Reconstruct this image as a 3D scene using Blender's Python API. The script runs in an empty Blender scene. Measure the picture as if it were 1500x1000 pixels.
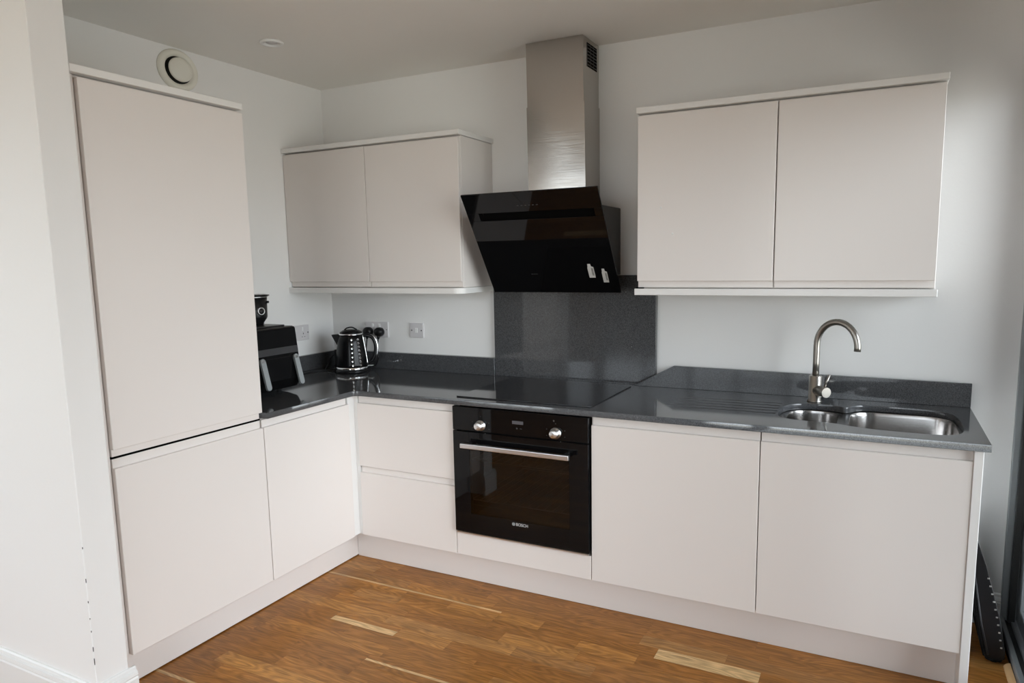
import bpy, bmesh, math, random
from mathutils import Vector, Matrix, Euler
random.seed(7)
SC = bpy.context.scene
COL = SC.collection
OFF = {}                      # world position of the root every mesh hangs from

# ------------------------------------------------------------------ materials
def new_mat(name):
    m = bpy.data.materials.new(name); m.use_nodes = True
    nt = m.node_tree
    return m, nt, nt.nodes['Principled BSDF']

def plain(name, col, rough=.5, metal=0., spec=.5, bump=0., bscale=40., coat=0., var=0., vscale=3.):
    m, nt, b = new_mat(name)
    b.inputs['Base Color'].default_value = (*col, 1)
    b.inputs['Roughness'].default_value = rough
    b.inputs['Metallic'].default_value = metal
    b.inputs['Specular IOR Level'].default_value = spec
    b.inputs['Coat Weight'].default_value = coat
    tc = nt.nodes.new('ShaderNodeTexCoord')
    if bump:
        n = nt.nodes.new('ShaderNodeTexNoise'); n.inputs['Scale'].default_value = bscale
        n.inputs['Detail'].default_value = 4
        nt.links.new(tc.outputs['Object'], n.inputs['Vector'])
        bp = nt.nodes.new('ShaderNodeBump'); bp.inputs['Strength'].default_value = bump
        bp.inputs['Distance'].default_value = .002
        nt.links.new(n.outputs['Fac'], bp.inputs['Height'])
        nt.links.new(bp.outputs['Normal'], b.inputs['Normal'])
    if var:
        n = nt.nodes.new('ShaderNodeTexNoise'); n.inputs['Scale'].default_value = vscale
        n.inputs['Detail'].default_value = 5
        nt.links.new(tc.outputs['Object'], n.inputs['Vector'])
        mx = nt.nodes.new('ShaderNodeMix'); mx.data_type = 'RGBA'
        mx.inputs[6].default_value = (*[c*(1-var) for c in col], 1)
        mx.inputs[7].default_value = (*[min(1, c*(1+var)) for c in col], 1)
        nt.links.new(n.outputs['Fac'], mx.inputs[0])
        nt.links.new(mx.outputs[2], b.inputs['Base Color'])
    return m

def quartz(name, base, rough=.13):
    m, nt, b = new_mat(name)
    tc = nt.nodes.new('ShaderNodeTexCoord')
    n = nt.nodes.new('ShaderNodeTexNoise'); n.inputs['Scale'].default_value = 420; n.inputs['Detail'].default_value = 3
    nt.links.new(tc.outputs['Object'], n.inputs['Vector'])
    r = nt.nodes.new('ShaderNodeValToRGB')
    r.color_ramp.elements[0].position = .36; r.color_ramp.elements[0].color = (*[c*.55 for c in base], 1)
    r.color_ramp.elements[1].position = .68; r.color_ramp.elements[1].color = (*[c*1.6 for c in base], 1)
    nt.links.new(n.outputs['Fac'], r.inputs['Fac'])
    v = nt.nodes.new('ShaderNodeTexVoronoi'); v.inputs['Scale'].default_value = 38
    nt.links.new(tc.outputs['Object'], v.inputs['Vector'])
    lt = nt.nodes.new('ShaderNodeMath'); lt.operation = 'LESS_THAN'; lt.inputs[1].default_value = .045
    nt.links.new(v.outputs['Distance'], lt.inputs[0])
    sep = nt.nodes.new('ShaderNodeSeparateColor'); nt.links.new(v.outputs['Color'], sep.inputs[0])
    gt = nt.nodes.new('ShaderNodeMath'); gt.operation = 'GREATER_THAN'; gt.inputs[1].default_value = .955
    nt.links.new(sep.outputs[0], gt.inputs[0])
    mu = nt.nodes.new('ShaderNodeMath'); mu.operation = 'MULTIPLY'
    nt.links.new(lt.outputs[0], mu.inputs[0]); nt.links.new(gt.outputs[0], mu.inputs[1])
    mx = nt.nodes.new('ShaderNodeMix'); mx.data_type = 'RGBA'
    mx.inputs[7].default_value = (.75, .75, .72, 1)
    nt.links.new(mu.outputs[0], mx.inputs[0]); nt.links.new(r.outputs['Color'], mx.inputs[6])
    nt.links.new(mx.outputs[2], b.inputs['Base Color'])
    b.inputs['Roughness'].default_value = rough
    return m

def brushed(name, col, rough=.28, axis=2, strength=.25, wav=0.):
    """Brushed stainless steel; the grain runs along every direction but `axis`."""
    m, nt, b = new_mat(name)
    b.inputs['Base Color'].default_value = (*col, 1)
    b.inputs['Metallic'].default_value = 1
    b.inputs['Roughness'].default_value = rough
    tc = nt.nodes.new('ShaderNodeTexCoord')
    mp = nt.nodes.new('ShaderNodeMapping')
    s = [4, 4, 4]; s[axis] = 900
    mp.inputs['Scale'].default_value = s
    nt.links.new(tc.outputs['Object'], mp.inputs['Vector'])
    n = nt.nodes.new('ShaderNodeTexNoise'); n.inputs['Scale'].default_value = 1; n.inputs['Detail'].default_value = 3
    nt.links.new(mp.outputs['Vector'], n.inputs['Vector'])
    bp = nt.nodes.new('ShaderNodeBump'); bp.inputs['Strength'].default_value = strength
    bp.inputs['Distance'].default_value = .0004
    nt.links.new(n.outputs['Fac'], bp.inputs['Height'])
    last = bp
    if wav:
        n2 = nt.nodes.new('ShaderNodeTexNoise'); n2.inputs['Scale'].default_value = 5; n2.inputs['Detail'].default_value = 0
        nt.links.new(tc.outputs['Object'], n2.inputs['Vector'])
        b2 = nt.nodes.new('ShaderNodeBump'); b2.inputs['Strength'].default_value = 1; b2.inputs['Distance'].default_value = wav
        nt.links.new(n2.outputs['Fac'], b2.inputs['Height'])
        nt.links.new(bp.outputs['Normal'], b2.inputs['Normal'])
        last = b2
    nt.links.new(last.outputs['Normal'], b.inputs['Normal'])
    return m

def pane_mat(name, tint, ior=1.5):
    m = bpy.data.materials.new(name); m.use_nodes = True
    nt = m.node_tree; nt.nodes.clear()
    out = nt.nodes.new('ShaderNodeOutputMaterial')
    t = nt.nodes.new('ShaderNodeBsdfTransparent'); t.inputs['Color'].default_value = (*tint, 1)
    g = nt.nodes.new('ShaderNodeBsdfGlossy'); g.inputs['Roughness'].default_value = .01
    f = nt.nodes.new('ShaderNodeFresnel'); f.inputs['IOR'].default_value = ior
    mx = nt.nodes.new('ShaderNodeMixShader')
    nt.links.new(f.outputs[0], mx.inputs[0]); nt.links.new(t.outputs[0], mx.inputs[1]); nt.links.new(g.outputs[0], mx.inputs[2])
    nt.links.new(mx.outputs[0], out.inputs['Surface'])
    return m

def oak(name):
    m, nt, b = new_mat(name)
    tc = nt.nodes.new('ShaderNodeTexCoord')
    at = nt.nodes.new('ShaderNodeAttribute'); at.attribute_name = 'stave'
    sep = nt.nodes.new('ShaderNodeSeparateColor'); nt.links.new(at.outputs['Color'], sep.inputs[0])
    # tone of each stave: R = tone, G = grain offset, B = how pale (sapwood)
    ramp = nt.nodes.new('ShaderNodeValToRGB'); cr = ramp.color_ramp
    cr.elements[0].position = 0; cr.elements[0].color = (.345, .142, .031, 1)
    cr.elements[1].position = 1; cr.elements[1].color = (.57, .280, .078, 1)
    e = cr.elements.new(.5); e.color = (.455, .198, .045, 1)
    nt.links.new(sep.outputs[0], ramp.inputs['Fac'])
    off = nt.nodes.new('ShaderNodeVectorMath'); off.operation = 'SCALE'; off.inputs[0].default_value = (37, 23, 11)
    nt.links.new(sep.outputs[1], off.inputs['Scale'])
    add = nt.nodes.new('ShaderNodeVectorMath'); add.operation = 'ADD'
    nt.links.new(tc.outputs['Object'], add.inputs[0]); nt.links.new(off.outputs[0], add.inputs[1])
    # cathedral grain: stretched noise bent into rings
    mp = nt.nodes.new('ShaderNodeMapping'); mp.inputs['Scale'].default_value = (2.6, 15, 1)
    nt.links.new(add.outputs[0], mp.inputs['Vector'])
    n1 = nt.nodes.new('ShaderNodeTexNoise'); n1.inputs['Scale'].default_value = 1.0; n1.inputs['Detail'].default_value = 1.5
    nt.links.new(mp.outputs[0], n1.inputs['Vector'])
    mm = nt.nodes.new('ShaderNodeMath'); mm.operation = 'MULTIPLY'; mm.inputs[1].default_value = 85
    nt.links.new(n1.outputs['Fac'], mm.inputs[0])
    sn = nt.nodes.new('ShaderNodeMath'); sn.operation = 'SINE'; nt.links.new(mm.outputs[0], sn.inputs[0])
    # fine pores
    mp2 = nt.nodes.new('ShaderNodeMapping'); mp2.inputs['Scale'].default_value = (14, 330, 1)
    nt.links.new(add.outputs[0], mp2.inputs['Vector'])
    n2 = nt.nodes.new('ShaderNodeTexNoise'); n2.inputs['Scale'].default_value = 1.0; n2.inputs['Detail'].default_value = 3
    nt.links.new(mp2.outputs[0], n2.inputs['Vector'])
    mp3 = nt.nodes.new('ShaderNodeMapping'); mp3.inputs['Scale'].default_value = (3, 26, 1)
    nt.links.new(add.outputs[0], mp3.inputs['Vector'])
    n3 = nt.nodes.new('ShaderNodeTexNoise'); n3.inputs['Scale'].default_value = 1.0; n3.inputs['Detail'].default_value = 5
    nt.links.new(mp3.outputs[0], n3.inputs['Vector'])
    r1 = nt.nodes.new('ShaderNodeMapRange'); r1.inputs[1].default_value = -1; r1.inputs[2].default_value = 1
    r1.inputs[3].default_value = .80; r1.inputs[4].default_value = 1.10; nt.links.new(sn.outputs[0], r1.inputs[0])
    r2 = nt.nodes.new('ShaderNodeMapRange'); r2.inputs[1].default_value = .3; r2.inputs[2].default_value = .65
    r2.inputs[3].default_value = .74; r2.inputs[4].default_value = 1.10; nt.links.new(n2.outputs['Fac'], r2.inputs[0])
    r3 = nt.nodes.new('ShaderNodeMapRange'); r3.inputs[1].default_value = .3; r3.inputs[2].default_value = .7
    r3.inputs[3].default_value = .80; r3.inputs[4].default_value = 1.18; nt.links.new(n3.outputs['Fac'], r3.inputs[0])
    m1 = nt.nodes.new('ShaderNodeMath'); m1.operation = 'MULTIPLY'
    nt.links.new(r1.outputs[0], m1.inputs[0]); nt.links.new(r2.outputs[0], m1.inputs[1])
    m2 = nt.nodes.new('ShaderNodeMath'); m2.operation = 'MULTIPLY'
    nt.links.new(m1.outputs[0], m2.inputs[0]); nt.links.new(r3.outputs[0], m2.inputs[1])
    pale = nt.nodes.new('ShaderNodeMix'); pale.data_type = 'RGBA'; pale.inputs[7].default_value = (.86, .62, .32, 1)
    nt.links.new(sep.outputs[2], pale.inputs[0]); nt.links.new(ramp.outputs['Color'], pale.inputs[6])
    sc = nt.nodes.new('ShaderNodeVectorMath'); sc.operation = 'SCALE'
    nt.links.new(pale.outputs[2], sc.inputs[0]); nt.links.new(m2.outputs[0], sc.inputs['Scale'])
    nt.links.new(sc.outputs[0], b.inputs['Base Color'])
    b.inputs['Roughness'].default_value = .36; b.inputs['Specular IOR Level'].default_value = .3
    bp = nt.nodes.new('ShaderNodeBump'); bp.inputs['Strength'].default_value = .15; bp.inputs['Distance'].default_value = .0006
    nt.links.new(n2.outputs['Fac'], bp.inputs['Height']); nt.links.new(bp.outputs['Normal'], b.inputs['Normal'])
    return m

M = dict(
    wall=plain('wall_paint', (.845, .838, .828), .6, bump=.12, bscale=90),
    ceil=plain('ceiling_paint', (.86, .84, .80), .7, bump=.08, bscale=90),
    trim=plain('white_gloss_paint', (.82, .82, .81), .3),
    unit=plain('satin_white_laminate', (.77, .725, .695), .36, var=.015, vscale=2),
    edge=plain('white_board_edge', (.80, .79, .775), .45),
    stone=quartz('dark_grey_quartz', (.070, .0715, .075), .075),
    floor=oak('oak_parquet'),
    glass_black=plain('black_glass', (.004, .004, .0045), .03, spec=.24),
    hob=plain('hob_glass', (.012, .012, .014), .06, spec=.5),
    black=plain('black_plastic', (.008, .008, .009), .3, spec=.3),
    black_gloss=plain('gloss_black_plastic', (.005, .005, .0055), .22, spec=.2),
    matt=plain('matt_black', (.004, .004, .004), .9, spec=.0),
    dark=plain('dark_grey_metal', (.022, .022, .024), .35, spec=.4),
    steel=brushed('brushed_steel', (.50, .475, .445), .13, 2, .25, .0025),
    tapsteel=brushed('satin_nickel', (.42, .40, .37), .30, 2, .05),
    sink=brushed('sink_steel', (.40, .385, .375), .20, 2, .12),
    alu=plain('satin_aluminium', (.72, .72, .72), .3, metal=1),
    chrome=plain('chrome', (.85, .85, .86), .08, metal=1),
    silver=plain('silver_plastic', (.42, .45, .46), .35, metal=.35),
    cavity=plain('oven_enamel', (.20, .18, .16), .45),
    plate=plain('white_switch_plastic', (.66, .64, .65), .35),
    vent=plain('cream_plastic', (.80, .78, .70), .45),
    sticker=plain('sticker_paper', (.62, .62, .60), .6),
    ink=plain('printed_ink', (.05, .05, .05), .6),
    logo=plain('printed_silver', (.55, .55, .55), .5),
    faint=plain('faint_print', (.06, .06, .06), .5),
    display=plain('display_grey', (.09, .09, .10), .3),
    band=plain('smoked_band', (.045, .045, .048), .3),
    frame=plain('grey_window_frame', (.24, .255, .265), .4, metal=.2),
    rubber=plain('rubber_gasket', (.01, .01, .01), .6),
    fabric=plain('black_case_shell', (.006, .006, .0065), .5, spec=.12, bump=.3, bscale=120),
    pane=pane_mat('clear_glass', (.95, .97, .96)),
    ovenpane=pane_mat('tinted_glass', (.36, .33, .31)),
    bead=plain('oak_bead', (.60, .38, .19), .45, var=.15, vscale=30),
    paving=plain('pale_paving', (.88, .87, .86), .8, var=.08),
    brick=plain('dark_brick', (.07, .06, .055), .8, var=.2, vscale=12),
    balcony=plain('balcony_paving', (.55, .54, .52), .8, var=.1),
)

# ------------------------------------------------------------------ mesh kit
class MB:
    def __init__(self): self.bm = bmesh.new()
    def _merge(self, b):
        me = bpy.data.meshes.new('t'); b.to_mesh(me); b.free()
        self.bm.from_mesh(me); bpy.data.meshes.remove(me)
    def box(self, x0, x1, y0, y1, z0, z1, bev=.0012, seg=1):
        b = bmesh.new(); bmesh.ops.create_cube(b, size=1)
        for v in b.verts:
            v.co = Vector(((x0+x1)/2+v.co.x*(x1-x0), (y0+y1)/2+v.co.y*(y1-y0), (z0+z1)/2+v.co.z*(z1-z0)))
        if bev: bmesh.ops.bevel(b, geom=b.edges[:], offset=bev, segments=seg, affect='EDGES', profile=.6)
        self._merge(b); return self
    def prism(self, pts, axis, a0, a1, bev=0, seg=1):
        """2-D outline extruded along axis; pts are the other two coordinates in xyz order."""
        b = bmesh.new()
        def mk(p, a):
            if axis == 'x': return (a, p[0], p[1])
            if axis == 'y': return (p[0], a, p[1])
            return (p[0], p[1], a)
        lo = [b.verts.new(mk(p, a0)) for p in pts]; hi = [b.verts.new(mk(p, a1)) for p in pts]
        b.faces.new(lo); b.faces.new(hi[::-1]); n = len(pts)
        for i in range(n): b.faces.new((lo[i], hi[i], hi[(i+1) % n], lo[(i+1) % n]))
        bmesh.ops.recalc_face_normals(b, faces=b.faces[:])
        if bev: bmesh.ops.bevel(b, geom=b.edges[:], offset=bev, segments=seg, affect='EDGES')
        self._merge(b); return self
    def lathe(self, prof, mat=Matrix.Identity(4), n=40, sc=(1, 1, 1), smooth=True):
        """profile of (radius, height) turned about local z, then placed by mat."""
        b = bmesh.new(); rings = []
        for r, z in prof:
            if r < 1e-6: rings.append([b.verts.new((0, 0, z))])
            else: rings.append([b.verts.new((r*math.cos(2*math.pi*i/n), r*math.sin(2*math.pi*i/n), z)) for i in range(n)])
        for A, B in zip(rings, rings[1:]):
            for i in range(n):
                j = (i+1) % n
                if len(A) == 1 and len(B) == 1: continue
                if len(A) == 1: f = b.faces.new((A[0], B[i], B[j]))
                elif len(B) == 1: f = b.faces.new((A[i], A[j], B[0]))
                else: f = b.faces.new((A[i], A[j], B[j], B[i]))
                f.smooth = smooth
        if len(rings[0]) > 1: b.faces.new(rings[0])
        if len(rings[-1]) > 1: b.faces.new(rings[-1])
        bmesh.ops.recalc_face_normals(b, faces=b.faces[:])
        for v in b.verts: v.co = Vector((v.co.x*sc[0], v.co.y*sc[1], v.co.z*sc[2]))
        b.transform(mat)
        if mat.determinant() < 0: bmesh.ops.reverse_faces(b, faces=b.faces[:])
        self._merge(b); return self
    def tube(self, pts, r, n=14, cap=True):
        pts = [Vector(p) for p in pts]; rs = r if isinstance(r, (list, tuple)) else [r]*len(pts)
        b = bmesh.new(); rings = []
        t0 = (pts[1]-pts[0]).normalized()
        u = t0.orthogonal().normalized()
        for i, p in enumerate(pts):
            t = ((pts[min(i+1, len(pts)-1)]-p).normalized()+(p-pts[max(i-1, 0)]).normalized()).normalized()
            u = (u-t*u.dot(t)).normalized(); w = t.cross(u)
            rings.append([b.verts.new(p+(u*math.cos(2*math.pi*k/n)+w*math.sin(2*math.pi*k/n))*rs[i]) for k in range(n)])
        for A, B in zip(rings, rings[1:]):
            for k in range(n):
                f = b.faces.new((A[k], A[(k+1) % n], B[(k+1) % n], B[k])); f.smooth = True
        if cap: b.faces.new(rings[0]); b.faces.new(rings[-1])
        bmesh.ops.recalc_face_normals(b, faces=b.faces[:])
        self._merge(b); return self
    def xf(self, mat):
        self.bm.transform(mat); return self
    def build(self, name, mat, parent=None, label=None):
        me = bpy.data.meshes.new(name)
        o = bpy.data.objects.new(name, me); COL.objects.link(o)
        off = Vector((0, 0, 0))
        if parent is not None:
            o.parent = parent; off = OFF[parent]
        else:
            cs = [v.co for v in self.bm.verts]
            mn = [min(c[i] for c in cs) for i in range(3)]; mx = [max(c[i] for c in cs) for i in range(3)]
            off = Vector(((mn[0]+mx[0])/2, (mn[1]+mx[1])/2, mn[2])); o.location = off
        OFF[o] = off
        for v in self.bm.verts: v.co -= off
        self.bm.to_mesh(me); self.bm.free()
        me.materials.append(M[mat] if isinstance(mat, str) else mat)
        if label: o['label'] = label
        return o

def tag(o, label, cat, group=None, kind=None):
    o['label'] = label; o['category'] = cat
    if group: o['group'] = group
    if kind: o['kind'] = kind
    return o
def thing(name, label, cat, loc, group=None):
    o = bpy.data.objects.new(name, None); COL.objects.link(o)
    o.location = loc; o.empty_display_size = .05; OFF[o] = Vector(loc)
    return tag(o, label, cat, group)
def struct(o):
    o['kind'] = 'structure'; return o
def box(*a, **k): return MB().box(*a, **k)

def spline(pts, k=8):
    """Catmull-Rom through points."""
    P = [Vector(p) for p in pts]; P = [P[0]*2-P[1]]+P+[P[-1]*2-P[-2]]; out = []
    for i in range(1, len(P)-2):
        for j in range(k):
            t = j/k; a, b, c, d = P[i-1], P[i], P[i+1], P[i+2]
            out.append(.5*((2*b)+(c-a)*t+(2*a-5*b+4*c-d)*t*t+(3*b-a-3*c+d)*t**3))
    out.append(P[-2]); return out
def chaikin(pts, n=3):
    for _ in range(n):
        q = []
        for i in range(len(pts)):
            a, b = pts[i], pts[(i+1) % len(pts)]
            q += [(a[0]*.75+b[0]*.25, a[1]*.75+b[1]*.25), (a[0]*.25+b[0]*.75, a[1]*.25+b[1]*.75)]
        pts = q
    return pts
def rrect(x0, x1, y0, y1, r, n=8):
    out = []
    for cx, cy, a in ((x1-r, y1-r, 0), (x0+r, y1-r, 90), (x0+r, y0+r, 180), (x1-r, y0+r, 270)):
        for i in range(n+1):
            t = math.radians(a+90*i/n); out.append((cx+r*math.cos(t), cy+r*math.sin(t)))
    return out
def plate_mesh(loops, z0, z1, bev=0):
    """Flat slab with holes: loops[0] is the outline, the others are holes."""
    cu = bpy.data.curves.new('c', 'CURVE'); cu.dimensions = '2D'; cu.fill_mode = 'BOTH'
    cu.extrude = (z1-z0)/2-bev; cu.bevel_depth = bev; cu.bevel_resolution = 1; cu.offset = -bev
    for L in loops:
        s = cu.splines.new('POLY'); s.points.add(len(L)-1); s.use_cyclic_u = True
        for i, p in enumerate(L): s.points[i].co = (p[0], p[1], 0, 1)
    o = bpy.data.objects.new('c', cu); COL.objects.link(o)
    dg = bpy.context.evaluated_depsgraph_get()
    me = bpy.data.meshes.new_from_object(o.evaluated_get(dg))
    bpy.data.objects.remove(o); bpy.data.curves.remove(cu)
    mb = MB(); mb.bm.from_mesh(me); bpy.data.meshes.remove(me)
    bmesh.ops.remove_doubles(mb.bm, verts=mb.bm.verts[:], dist=1e-5)
    for v in mb.bm.verts: v.co.z += (z0+z1)/2
    return mb
def text_mesh(body, size, depth, mat4):
    cu = bpy.data.curves.new('t', 'FONT'); cu.body = body; cu.size = size; cu.extrude = depth
    cu.align_x = 'CENTER'; cu.align_y = 'CENTER'; cu.offset = size*.012
    o = bpy.data.objects.new('t', cu); COL.objects.link(o)
    dg = bpy.context.evaluated_depsgraph_get()
    me = bpy.data.meshes.new_from_object(o.evaluated_get(dg))
    bpy.data.objects.remove(o); bpy.data.curves.remove(cu)
    mb = MB(); mb.bm.from_mesh(me); bpy.data.meshes.remove(me)
    mb.bm.transform(mat4); return mb
def FACE_Y(x, y, z):      # local xy -> world xz, facing -y
    return Matrix.Translation((x, y, z)) @ Matrix(((1, 0, 0, 0), (0, 0, -1, 0), (0, 1, 0, 0), (0, 0, 0, 1)))
def FACE_X(x, y, z):      # local xy -> world yz, facing +x
    return Matrix.Translation((x, y, z)) @ Matrix(((0, 0, 1, 0), (1, 0, 0, 0), (0, 1, 0, 0), (0, 0, 0, 1)))

# ------------------------------------------------------------------ dimensions
ZC = 2.2655                      # ceiling
YW, XW = -.030, .012              # faces of the back and left walls
ZW = .8149; ZWB = .7925          # worktop top / underside
DL, DB = .6386, .6188            # door front planes of the left and back runs
X0 = 1.1509                      # left side of the oven unit
ZP, ZT = .1544, .7579            # bottom / top of base doors
XR = 3.13                        # glazed side
XEND = 2.9915
XN, YN0, YN1 = .65, -1.737, -1.837   # wall nib
YB = -5.2; XL = -1.6

# ------------------------------------------------------------------ room
def make_floor():
    bm = bmesh.new(); lay = bm.loops.layers.color.new('stave')
    rnd = random.Random(11)
    w = .066; yb = -.52
    k0 = -math.ceil((0.10-yb)/w); k1 = math.ceil((yb-YB)/w)
    pales = {(2, 0): None}
    def quad(x0, x1, ya, ybb, tone, g, pale):
        vs = [bm.verts.new((x0, ybb, 0)), bm.verts.new((x1, ybb, 0)), bm.verts.new((x1, ya, 0)), bm.verts.new((x0, ya, 0))]
        f = bm.faces.new(vs)
        for l in f.loops: l[lay] = (tone, g, pale, 1)
    # fixed joints that the photograph shows: row -> list of (x0, x1, tone, pale)
    fixed = {2: [(1.55, 1.969, .42, 0), (1.969, 2.27, .72, .42)],
             3: [(1.60, 2.043, .35, 0), (2.043, 2.389, .8, .85)],
             1: [(1.30, 1.972, .5, 0), (1.972, 2.40, .62, 0)],
             0: [(1.45, 1.974, .45, 0), (1.974, 2.35, .55, 0)],
             5: [(1.80, 2.30, .5, 0)]}
    for k in range(k0, k1):
        ya = yb-w*k; yc = ya-w
        x = XL-rnd.random()*.4; fx = fixed.get(k, [])
        segs = []
        while x < XR+.1:
            L = rnd.choice((.22, .3, .36, .42, .48, .55))
            nx = x+L
            nxt = [f for f in fx if f[0] >= x-1e-6]
            if nxt and nx > nxt[0][0]-.06:
                f = nxt[0]
                if f[0]-x > .01: segs.append((x, f[0], rnd.random(), 0))
                for f in nxt: segs.append((f[0], f[1], f[2], f[3]))
                x = nxt[-1][1]; fx = []; continue
            segs.append((x, nx, rnd.random()**1.2*.9+.02, .0 if rnd.random() > .05 else .3)); x = nx
        for (a, c, tone, pale) in segs:
            a = max(a, XL); c = min(c, XR+.15)
            if c <= a: continue
            g = rnd.random()
            s = .0004
            strip = None
            if k == 3 and a < 1.30 and c > .54: strip = (0, .17)
            if k == 7 and a < .95 and c > .85: strip = (.52, 1)
            if k == 10 and a < 1.35 and c > 1.25: strip = (.38, .55)
            if rnd.random() < .012: strip = (0, .22) if rnd.random() > .5 else (.8, 1)
            if strip:
                cuts = sorted({0., strip[0], strip[1], 1.})
                for t0, t1 in zip(cuts, cuts[1:]):
                    quad(a+s, c-s, ya-s-(w-2*s)*t0, ya-s-(w-2*s)*t1, tone, g, .8 if (t0 >= strip[0] and t1 <= strip[1]) else pale)
            else: quad(a+s, c-s, ya-s, yc+s, tone, g, pale)
    # the dark joints: one sheet just beneath
    vs = [bm.verts.new(p) for p in ((XL, YB, -.0008), (XR+.15, YB, -.0008), (XR+.15, .1, -.0008), (XL, .1, -.0008))]
    f = bm.faces.new(vs)
    for l in f.loops: l[lay] = (0, 0, 0, 1)
    # a slab under it
    b2 = MB(); b2.box(XL, XR+.15, YB, .1, -.12, -.001, 0)
    me = bpy.data.meshes.new('t'); b2.bm.to_mesh(me); b2.bm.free(); bm.from_mesh(me)
    me = bpy.data.meshes.new('floor'); bm.to_mesh(me); bm.free(); me.materials.append(M['floor'])
    o = bpy.data.objects.new('floor', me); COL.objects.link(o); struct(o)
make_floor()
struct(box(XL-.2, XR+.35, YB-.2, .2, ZC, ZC+.15, bev=0).build('ceiling', 'ceil'))
struct(box(-.15, XR+.35, YW, .15, -.1, ZC, bev=0).build('wall_back', 'wall'))
struct(box(-.15, XW, YN0, YW, -.1, ZC, bev=0).build('wall_left', 'wall'))
struct(box(XL-.15, XN, YN1, YN0, -.1, ZC, bev=.002).build('wall_partition', 'wall'))
LY0, LY1, LZ0, LZ1 = -4.2, -2.4, .45, 2.05
fl_ = MB().box(XL-.15, XL, YB-.15, LY0, -.1, ZC, 0).box(XL-.15, XL, LY1, YN1, -.1, ZC, 0).box(XL-.15, XL, LY0, LY1, -.1, LZ0, 0).box(XL-.15, XL, LY0, LY1, LZ1, ZC, 0)
struct(fl_.build('wall_far_left', 'wall'))
w2 = bpy.data.objects.new('added_side_window', None); COL.objects.link(w2); w2.location = (XL-.08, -3.3, LZ0); OFF[w2] = Vector(w2.location); struct(w2)  # unseen window, added to brighten the partition wall
f2_ = MB()
for yy in (LY0, -3.325, LY1-.05): f2_.box(XL-.11, XL-.05, yy, yy+.05, LZ0, LZ1, .003)
f2_.box(XL-.11, XL-.05, LY0, LY1, LZ0, LZ0+.05, .003).box(XL-.11, XL-.05, LY0, LY1, LZ1-.05, LZ1, .003)
f2_.build('window_frame', 'frame', w2)
box(XL-.085, XL-.075, LY0+.04, -3.32, LZ0+.04, LZ1-.04, bev=0).build('pane', 'pane', w2)
box(XL-.085, XL-.075, -3.28, LY1-.04, LZ0+.04, LZ1-.04, bev=0).build('pane', 'pane', w2)
wp = bpy.data.objects['wall_partition']
for i_, (zz, hh) in enumerate(((.558, .006), (.458, .012), (.392, .006), (.340, .004), (.300, .005), (.244, .014), (.205, .020))):
    box(XN-.0008, XN+.0005, YN1-.0005, YN1+.0014, zz-hh/2, zz+hh/2, bev=0).build('paint_chip', 'ink', wp)
# right side: glazed from the back wall to y=-3.3, then a plain wall; lintel above the glass
YG = -2.25; ZG = 2.03
rw = MB().box(XR, XR+.2, YB, YG, -.1, ZC, 0).box(XR, XR+.2, YG, YW, ZG, ZC, 0)
struct(rw.build('wall_right', 'wall'))
# rear wall with a broad window
WX0, WX1, WZ0, WZ1 = -.36, 2.9, .03, 2.19
HX_0, HX_1, HZ_0 = -1.45, -.46, 1.22   # unseen high window, added to brighten the chimney's reflection
wr = MB()
wr.box(XL-.15, HX_0, YB-.2, YB, -.1, ZC, 0).box(HX_0, WX0, YB-.2, YB, -.1, HZ_0, 0).box(HX_1, WX0, YB-.2, YB, HZ_0, ZC, 0).box(HX_0, HX_1, YB-.2, YB, WZ1, ZC, 0).box(WX1, XR+.2, YB-.2, YB, -.1, ZC, 0)
wr.box(WX0, WX1, YB-.2, YB, WZ1, ZC, 0).box(WX0, WX1, YB-.2, YB, -.1, WZ0, 0)
struct(wr.build('wall_rear', 'wall'))
win = bpy.data.objects.new('window_1', None); COL.objects.link(win); win.location = (1.27, YB-.1, WZ0); OFF[win] = Vector(win.location); struct(win)
fr = MB(); nb = 6
for i in range(nb+1):
    xx = WX0+(WX1-WX0)*i/nb
    fr.box(max(WX0, xx-.025), min(WX1, xx+.025), YB-.13, YB-.06, WZ0, WZ1, .003)
fr.box(WX0, WX1, YB-.13, YB-.06, WZ0, WZ0+.06, .003).box(WX0, WX1, YB-.13, YB-.06, WZ1-.06, WZ1, .003)
fr.build('window_frame', 'frame', win)
for i in range(nb):
    xx = WX0+(WX1-WX0)*i/nb; x2 = WX0+(WX1-WX0)*(i+1)/nb
    box(xx+.022, x2-.022, YB-.10, YB-.09, WZ0+.05, WZ1-.05, bev=0).build('pane', 'pane', win)

w3 = bpy.data.objects.new('added_high_window', None); COL.objects.link(w3); w3.location = ((HX_0+HX_1)/2, YB-.1, HZ_0); OFF[w3] = Vector(w3.location); struct(w3)
MB().box(HX_0, HX_0+.04, YB-.13, YB-.06, HZ_0, WZ1, .003).box(HX_1-.04, HX_1, YB-.13, YB-.06, HZ_0, WZ1, .003).box(HX_0+.04, HX_1-.04, YB-.13, YB-.06, HZ_0, HZ_0+.04, .003).box(HX_0+.04, HX_1-.04, YB-.13, YB-.06, WZ1-.04, WZ1, .003).build('window_frame', 'frame', w3)
box(HX_0+.035, HX_1-.035, YB-.10, YB-.09, HZ_0+.035, WZ1-.035, bev=0).build('pane', 'pane', w3)
# unseen terrace, added to shape the splashback's reflection: pale paving, low dark wall
struct(box(XL-1, 1.2, YB-1.5, YB-.2, -.12, -.02, bev=0).build('added_terrace_paving', 'paving'))
struct(box(XL-1, .75, YB-1.6, YB-1.5, -.12, 1.20, bev=0).build('added_terrace_wall', 'brick'))
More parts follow.
